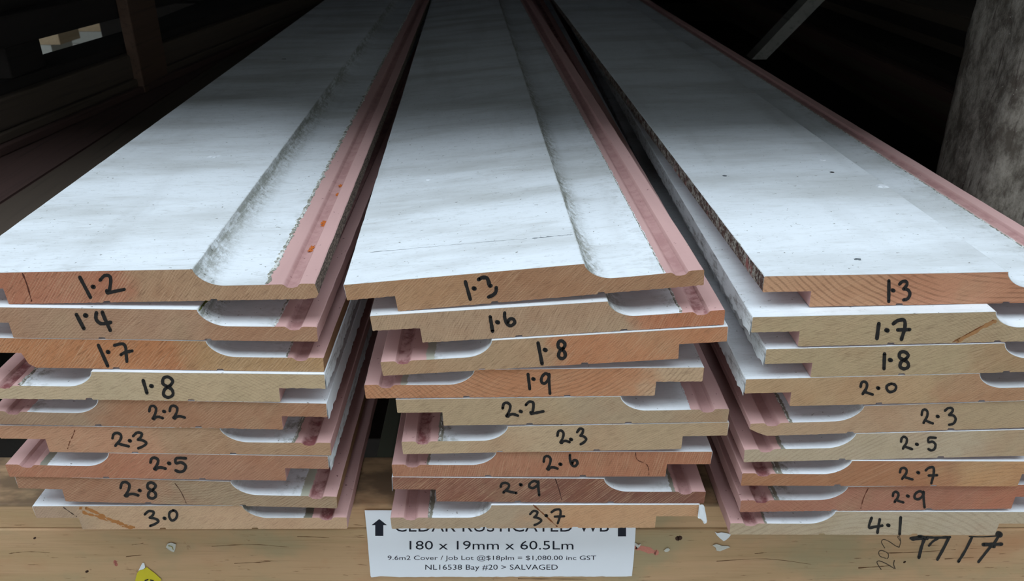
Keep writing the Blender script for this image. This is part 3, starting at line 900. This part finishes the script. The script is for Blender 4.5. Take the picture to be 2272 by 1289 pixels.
for i, (x, y, w_) in enumerate(((1506, 1194, 10), (193, 1268, 5), (77, 1194, 4), (2007, 1247, 4))):
    rail_marks('knot', [([(x - w_ * .3, y + .6), (x + w_ * .3, y - .8)], w_)], M_KNOT, low, YR, .00005 + i * 1e-6, rough=.2, seed=i)
M_CRACK = plain('rail_check', rgb(112, 78, 50), .85, .3, 900)
for j_, st_ in enumerate([([(1905, 1260), (1950, 1257), (1975, 1255)], 2.2), ([(1968, 1227), (2035, 1225), (2120, 1219)], 1.5), ([(2096, 1240), (2160, 1237)], 1.3),
    ([(1675, 1228), (1700, 1226)], 1.5), ([(293, 1209), (318, 1205)], 1.4), ([(280, 1235), (315, 1231)], 1.4), ([(1590, 1245), (1700, 1240), (1800, 1252)], 1.2),
    ([(1150, 1284), (1300, 1285)], 2), ([(20, 1228), (60, 1224), (110, 1226)], 1.2), ([(470, 1212), (560, 1208), (640, 1214)], 1.3), ([(520, 1250), (600, 1246)], 1.3), ([(660, 1190), (730, 1193)], 1.3)]):
    rail_marks('drying_check', [st_], M_CRACK, low, YR, .00004, rough=.5, taper=True, seed=j_)


def flat_piece(name, pts, Y, thick, mats, label=None, cat=None, parent=None, wob=.0, seed=0, sub=True):
    """thin sheet with its own thickness, outline given as pixels on the plane Y"""
    rnd = random.Random(seed)
    inv = Matrix.Identity(4)
    if parent:
        bpy.context.view_layer.update(); inv = parent.matrix_world.inverted()
    f, b = [], []
    for x, y in pts:
        q = rnd.uniform(0, wob)
        f.append(inv @ unY(x, y, Y - thick - q)); b.append(inv @ unY(x, y, Y - q * .6))
    n = len(pts)
    fs = [tuple(range(n))[::-1], tuple(range(n, 2 * n))] + [(i, (i + 1) % n, n + (i + 1) % n, n + i) for i in range(n)]
    o = pydata(name, f + b, fs, mats, parent)
    if label: tag(o, label, cat)
    return o


# ------------------------------------------------------------------ printed sheet stapled to the rail
M_PAPER = plain('paper', rgb(240, 244, 252), .7, .03, 30)
M_PRINT = plain('print_black', rgb(22, 26, 42), .7, .1, 100)
YP = .0259
rnd = random.Random(5)
outline = [(809, 1132), (900, 1132), (1100, 1131), (1300, 1131), (1411, 1131), (1411, 1160), (1409, 1200), (1406, 1240), (1402, 1278)]
outline += [(x, 1279 + (1402 - x) / 600 * 1.5 + rnd.uniform(-.5, .5)) for x in range(1390, 870, -9)] + [(845, 1278.5), (824, 1281), (822, 1278), (818, 1230), (814, 1180)]
sheet = flat_piece('price_sheet', outline, YP, .0002, [M_PAPER], 'white printed paper sheet under the middle stack giving size and price', 'paper')


def text(s, x0, x1, ybase, ycap, name='printed_text'):
    cu = D.curves.new('t', 'FONT'); cu.body = s; cu.size = 1; cu.resolution_u = 3
    ob = D.objects.new('t', cu); COL.objects.link(ob)
    bpy.context.view_layer.update()
    me = D.meshes.new_from_object(ob.evaluated_get(bpy.context.evaluated_depsgraph_get()))
    D.objects.remove(ob); D.curves.remove(cu)
    xs = [v.co.x for v in me.vertices]; a, b = min(xs), max(xs)
    cap = .729
    for v in me.vertices:
        px = x0 + (v.co.x - a) / (b - a) * (x1 - x0)
        py = ybase + (ycap - ybase) * v.co.y / cap
        v.co = unY(px, py, YP - .00027)
    me.name = name
    return link(name, me, [M_PRINT], sheet)


text('CEDAR RUSTICATED WB', 876, 1351, 1179.6, 1153)
text('180 x 19mm x 60.5Lm', 908.7, 1272.4, 1219, 1199)
text('9.6m2 Cover / Job Lot @$18plm = $1,080.00 inc GST', 860, 1322.7, 1242.3, 1232.3)
text('NL16538 Bay #20 > SALVAGED', 943.6, 1237.6, 1264, 1252)
for cx in (841.5, 1380):
    dx = 9
    A = [(cx - dx, 1189), (cx - dx, 1165), (cx - 17, 1165), (cx, 1151.5), (cx + 17, 1165), (cx + dx, 1165), (cx + dx, 1189)]
    vs = [unY(x, y + (1.0 if cx > 1000 else 0), YP - .00027) for x, y in A]
    pydata('printed_arrow', vs, [(0, 1, 5, 6)[::-1], (2, 3, 4)[::-1]], [M_PRINT], sheet)

# yellow ticket, torn paper scraps, staples
M_YEL = plain('yellow_ticket_paper', rgb(206, 190, 40), .7, .08, 60)
tk = flat_piece('yellow_ticket', [(299, 1292), (304, 1272), (309, 1265), (318, 1263.5), (326, 1258), (332, 1263.5), (345, 1273), (352, 1280), (358, 1285), (355, 1292)], .0258, .0002, [M_YEL],
                'torn yellow ticket on the rail at the bottom left', 'ticket')
flat_piece('torn_backing', [(307, 1267), (311, 1258), (316, 1249), (320, 1249), (322, 1259), (318, 1263), (309, 1265)], .0256, .00015, [M_FLW], parent=tk)
rail_marks('ticket_print', [([(322, 1288), (328, 1286)], 3), ([(334, 1287), (340, 1289)], 3)], M_INK, tk, .0256, .0002)
SCR = [('torn white paper scrap stuck on the rail under the right stack corner', [(1586, 1180), (1592, 1183), (1600, 1181), (1608, 1182), (1616, 1184), (1622, 1186), (1618, 1192), (1611, 1198), (1606, 1201), (1597, 1194), (1590, 1187)]),
       ('small white torn paper remnant beside the dark knot', [(1473, 1222), (1478, 1217), (1483, 1216), (1487, 1220), (1482, 1224), (1477, 1225)]),
       ('pale ragged paper remnant below the white scrap', [(1581, 1210), (1590, 1207), (1602, 1211), (1614, 1211), (1620, 1214), (1608, 1219), (1598, 1223), (1590, 1222), (1588, 1215)]),
       ('white paper remnant with a staple above the yellow ticket', [(368, 1214), (372, 1206), (379, 1204), (390, 1207), (389, 1217), (386, 1225), (380, 1223), (374, 1220)]),
       ('small torn paper corner at the right edge of the printed sheet', [(1408, 1203), (1412, 1206), (1417, 1209), (1422, 1206), (1420, 1212), (1415, 1216), (1409, 1210)])]
M_SCR = plain('dull_paper', rgb(206, 204, 194), .8, .15, 300)
for i, (lb, pts) in enumerate(SCR):
    o = flat_piece('paper_scrap', pts, .0259, .0003, [M_FLW if i == 0 else M_SCR], lb, 'paper scrap', wob=.0004, seed=i)
    o['group'] = 'torn paper scraps on the rail'
    if i == 3: rail_marks('staple', [([(374, 1211), (381, 1213), (384, 1219)], 1.8)], plain('staple_steel', rgb(150, 140, 60), .4), o, .0255, .0003)

# ------------------------------------------------------------------ board lying behind the bearer between the stacks
p = unZ(817, 1013, -.162)
timber('painted_board', 'green-grey painted board lying in the gap between left and middle stacks', 'board', p.x + .0, p.x + .075, .076, .93, ZB - .185, ZB - .162, M_GRN, yaw=0.012)


# ------------------------------------------------------------------ neighbouring stacks, posts and brace in the dark
def lay(name, label, px, py, z, width, thick, length, mat, vp=1100, y0=.02, group=None, side=-1, cat='board', shift=0.0):
    """long board whose near top edge passes through a pixel at height z, running to the stacks' vanishing point"""
    p = unZ(px, py, z); yaw = math.atan((vp - 1136) * CT / F)
    xc0 = p.x - math.tan(yaw) * (p.y - y0)             # that edge where the board starts
    xc0 += shift; L = length
    bm = bmesh.new(); bmesh.ops.create_cube(bm, size=1)
    for v in bm.verts: v.co = Vector(((v.co.x + .5 * (1 if side > 0 else -1)) * width, (v.co.y + .5) * L, (v.co.z - .5) * thick))
    bmesh.ops.bevel(bm, geom=bm.edges[:], offset=.0015, segments=2, affect='EDGES')
    me = D.meshes.new(name); bm.to_mesh(me); bm.free()
    o = link(name, me, [mat])
    o.location = (xc0, y0, ZB + z); o.rotation_euler = (0, 0, -yaw)
    return tag(o, label, cat, group)


G = 'dark boards stacked left of the white boards'
pb = unZ(0, 452, -.0205); tb = math.tan(math.atan((1060 - 1136) * CT / F))
WB = -.2885 - (pb.x - tb * (pb.y - .10))
lay('dark_board', 'dark brown board right beside the left stack, its upper face showing', 0, 452, -.0205, WB, .02, 1.35, M_BRN, vp=1060, side=1, y0=.10, group=G)
lay('dark_board', 'dark red-brown board between the brown board and the side timbers', 0, 451, -.0205, .155, .02, 3.2, M_RED, vp=1060, side=-1, y0=.10, group=G)
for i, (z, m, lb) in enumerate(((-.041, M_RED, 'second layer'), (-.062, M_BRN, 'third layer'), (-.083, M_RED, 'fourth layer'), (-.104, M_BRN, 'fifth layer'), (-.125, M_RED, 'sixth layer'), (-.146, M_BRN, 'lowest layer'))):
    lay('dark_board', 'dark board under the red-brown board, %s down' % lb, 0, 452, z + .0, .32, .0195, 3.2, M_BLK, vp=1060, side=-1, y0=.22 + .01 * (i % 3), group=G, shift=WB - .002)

p0 = unZ(0, 294, -.004)
XL = p0.x
def side_timber(label, z0, z1, w_, mat, y0=.05, L=3.0, dx=0.0, name='side_timber'):
    yaw = .09
    o = timber(name, label, 'timber', XL - w_ + dx, XL + dx, y0, y0 + L, ZB + z0, ZB + z1, mat, group='timbers stacked at the far left')
    # swing about the point where the photograph's left border meets it
    me = o.data; c = Vector((XL + dx, p0.y, 0)); off = Vector(o.location)
    R = Matrix.Rotation(-yaw, 4, 'Z')
    o.rotation_euler = (0, 0, -yaw)
    o.location = R @ (off - Vector((c.x, c.y, 0))) + Vector((c.x, c.y, 0))
    return o
side_timber('thin dark board, lowest edge visible of the far left pile', -.0202, -.0125, .09, M_RED, dx=.008)
side_timber('second thin dark board of the far left pile', -.0122, -.0045, .09, M_BRN, dx=.003)
side_timber('grey-brown plank on edge above the thin boards at far left', -.004, .021, .05, M_BRN)
side_timber('dark cap board on the grey-brown plank at far left', .0212, .031, .05, M_BLK, dx=-.008)
side_timber('dark beam across the spacer blocks at far left', .058, .083, .05, M_BLK, dx=-.004)
side_timber('uppermost dark beam of the far left pile', .112, .150, .05, M_BLK, dx=-.004)
for lb, px, py, z0, z1 in (('black spacer block under the dark beam, left border', 62, 160, .0312, .0578), ):
    q = unZ(px, py, .035)
    timber('spacer_block', lb, 'block', q.x - .048, q.x - .008, q.y - .012, q.y + .045, ZB + z0, ZB + z1, M_BLK)
for yy in (.18, .80):
    timber('spacer_block', 'black spacer block between the two upper dark beams, %s' % ('near end' if yy < .5 else 'far end'), 'block', XL - .048, XL - .012, yy, yy + (.25 if yy < .5 else .06), ZB + .0832, ZB + .1118, M_BLK)
q = unZ(297, 200, -.0165)
post = timber('upright_plank', 'brown upright plank standing edge-on at the upper left behind the left stack', 'plank', q.x, q.x + .012, q.y, q.y + .070, ZB - .0203, ZB + DECKZ - .001, M_POST)


def mottled():
    t = NT('mottled_grey_post'); c = t.coord()
    n = t.noise(t.scale(c, 70, 70, 40), 1.0, 6, .75); n2 = t.noise(c, 260, 4, .7); n3 = t.noise(t.scale(c, 130, 130, 12), 1.0, 4, .7)
    col = t.mix(t.ramp(n, .35, .68), rgb(88, 80, 72), rgb(158, 150, 140))
    col = t.mix(t.ramp(n3, .56, .7), col, rgb(60, 46, 42))
    col = t.mix(t.ramp(n2, .66, .74), col, rgb(196, 190, 180))
    t.bump(n, .8, .003)
    return t.done(col, .9)


def rough_post():
    q = unZ(2183, 442, -.035)
    x0, y0, w_, d = q.x, q.y, .11, .09
    vs, fs = [], []
    rings = 110; z0, z1 = 0, ZB + DECKZ - .002; m = 32
    for j in range(rings + 1):
        z = z0 + (z1 - z0) * j / rings
        for i in range(m):
            t_ = i / m * 4; e = int(t_); f = t_ - e
            cx, cy = [(f, 0), (1, f), (1 - f, 1), (0, 1 - f)][e]
            nz = noise.noise(Vector((cx * 3, cy * 3, z * 9))) * .004 + noise.noise(Vector((cx * 9, cy * 9, z * 45))) * .0018
            dirx, diry = (cx - .5), (cy - .5); l = math.hypot(dirx, diry)
            sh = .006 * ((abs(dirx) * 2) ** 6 * (abs(diry) * 2) ** 6)
            vs.append((x0 + cx * w_ + dirx / l * (nz - sh), y0 + cy * d + diry / l * (nz - sh), z))
        if j:
            b = j * m
            for i in range(m): fs.append((b - m + i, b - m + (i + 1) % m, b + (i + 1) % m, b + i))
    o = pydata('weathered_post', vs, fs + [tuple(range(m))[::-1], tuple(range(rings * m, rings * m + m))], [mottled()], smooth=True)
    return tag(o, 'mottled grey weathered post standing at the right border beyond the right stack', 'post')


rough_post()

# grey brace crossing behind the right stack
A = [(1668, 132), (1700, 132), (1850, -20), (1796, -20)]
Yb = .78
f = [unY(x, y, Yb) for x, y in A]
dz = Vector((.0, .03, 0)); b = [v + dz for v in f]
k_ = (ZB + DECKZ - .004 - f[1].z) / (f[2].z - f[1].z); dn = (f[1] - f[2]).normalized() * .16; ext = (f[2] - f[1]) * (k_ - 1)
f[2] += ext; f[3] += ext; b[2] += ext; b[3] += ext
o = pydata('diagonal_brace', f + b, [(0, 1, 2, 3), (4, 7, 6, 5), (0, 4, 5, 1), (1, 5, 6, 2), (2, 6, 7, 3), (3, 7, 4, 0)], [M_GRY])
tag(o, 'grey diagonal timber brace leaning up behind the right stack', 'brace')

G = 'dark boards stacked right of the white boards'
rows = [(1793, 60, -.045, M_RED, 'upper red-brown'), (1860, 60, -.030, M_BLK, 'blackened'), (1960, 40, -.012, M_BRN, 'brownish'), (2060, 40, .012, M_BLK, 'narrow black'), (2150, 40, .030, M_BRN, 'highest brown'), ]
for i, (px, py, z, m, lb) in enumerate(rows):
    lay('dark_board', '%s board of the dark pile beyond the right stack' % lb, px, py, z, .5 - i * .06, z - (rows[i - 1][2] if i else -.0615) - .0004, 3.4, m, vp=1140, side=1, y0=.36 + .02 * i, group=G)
for i in range(5):
    z = -.062 - i * .021
    lay('dark_board', 'dark board low in the right pile, %s below the red-brown one' % ('first', 'second', 'third', 'fourth', 'fifth')[i], 1760 - i * 22, 60, z, .52, .0195, 3.4, (M_BRN, M_RED)[i % 2], vp=1140, side=1, y0=.36 + .013 * (i % 3), group=G)
timber('cross_bearer', 'dark bearer beam below the right-hand pile, nearer one', 'timber', .42, 1.5, .6, .69, ZB - .2255, ZB - .1657, M_BLK)
timber('cross_bearer', 'dark bearer beam below the right-hand pile, farther one', 'timber', .42, 1.5, 2.6, 2.69, ZB - .2255, ZB - .1657, M_BLK)
timber('cross_bearer', 'dark bearer beam below the left-hand pile, nearer one', 'timber', -1.2, -.31, .6, .69, ZB - .2255, ZB - .1665, M_BLK)
timber('cross_bearer', 'dark bearer beam below the left-hand pile, farther one', 'timber', -1.2, -.31, 2.6, 2.69, ZB - .2255, ZB - .1665, M_BLK)

# pale timber stacked out in the daylight beyond the left side
M_PALE = dark_timber('pale_fresh_timber', rgb(176, 150, 120), rgb(204, 182, 150))
M_PALEW = plain('pale_board_white', rgb(200, 200, 192), .7)
piles = ((-4.0, 5.6, 3, 'nearer pile'), (-3.7, 6.9, 3, 'middle pile'), (-5.6, 9.0, 3, 'farthest pile'))
for q_, (x, y, n, nm) in enumerate(piles):
    for j in range(n):
        m_ = (M_PALE, M_PALEW)[(q_ + j) % 2]
        timber('pale_timber', '%s in daylight through the left gaps, %s of the %s' % (('pale fresh timber', 'off-white timber')[(q_ + j) % 2], ('lowest', 'second', 'topmost')[j], nm), 'timber',
               x - .6 + .07 * j, x + .6 + .07 * j, y, y + .3, .002 + j * .10, .10 + j * .10, m_, group='pale timber outside the left gaps')
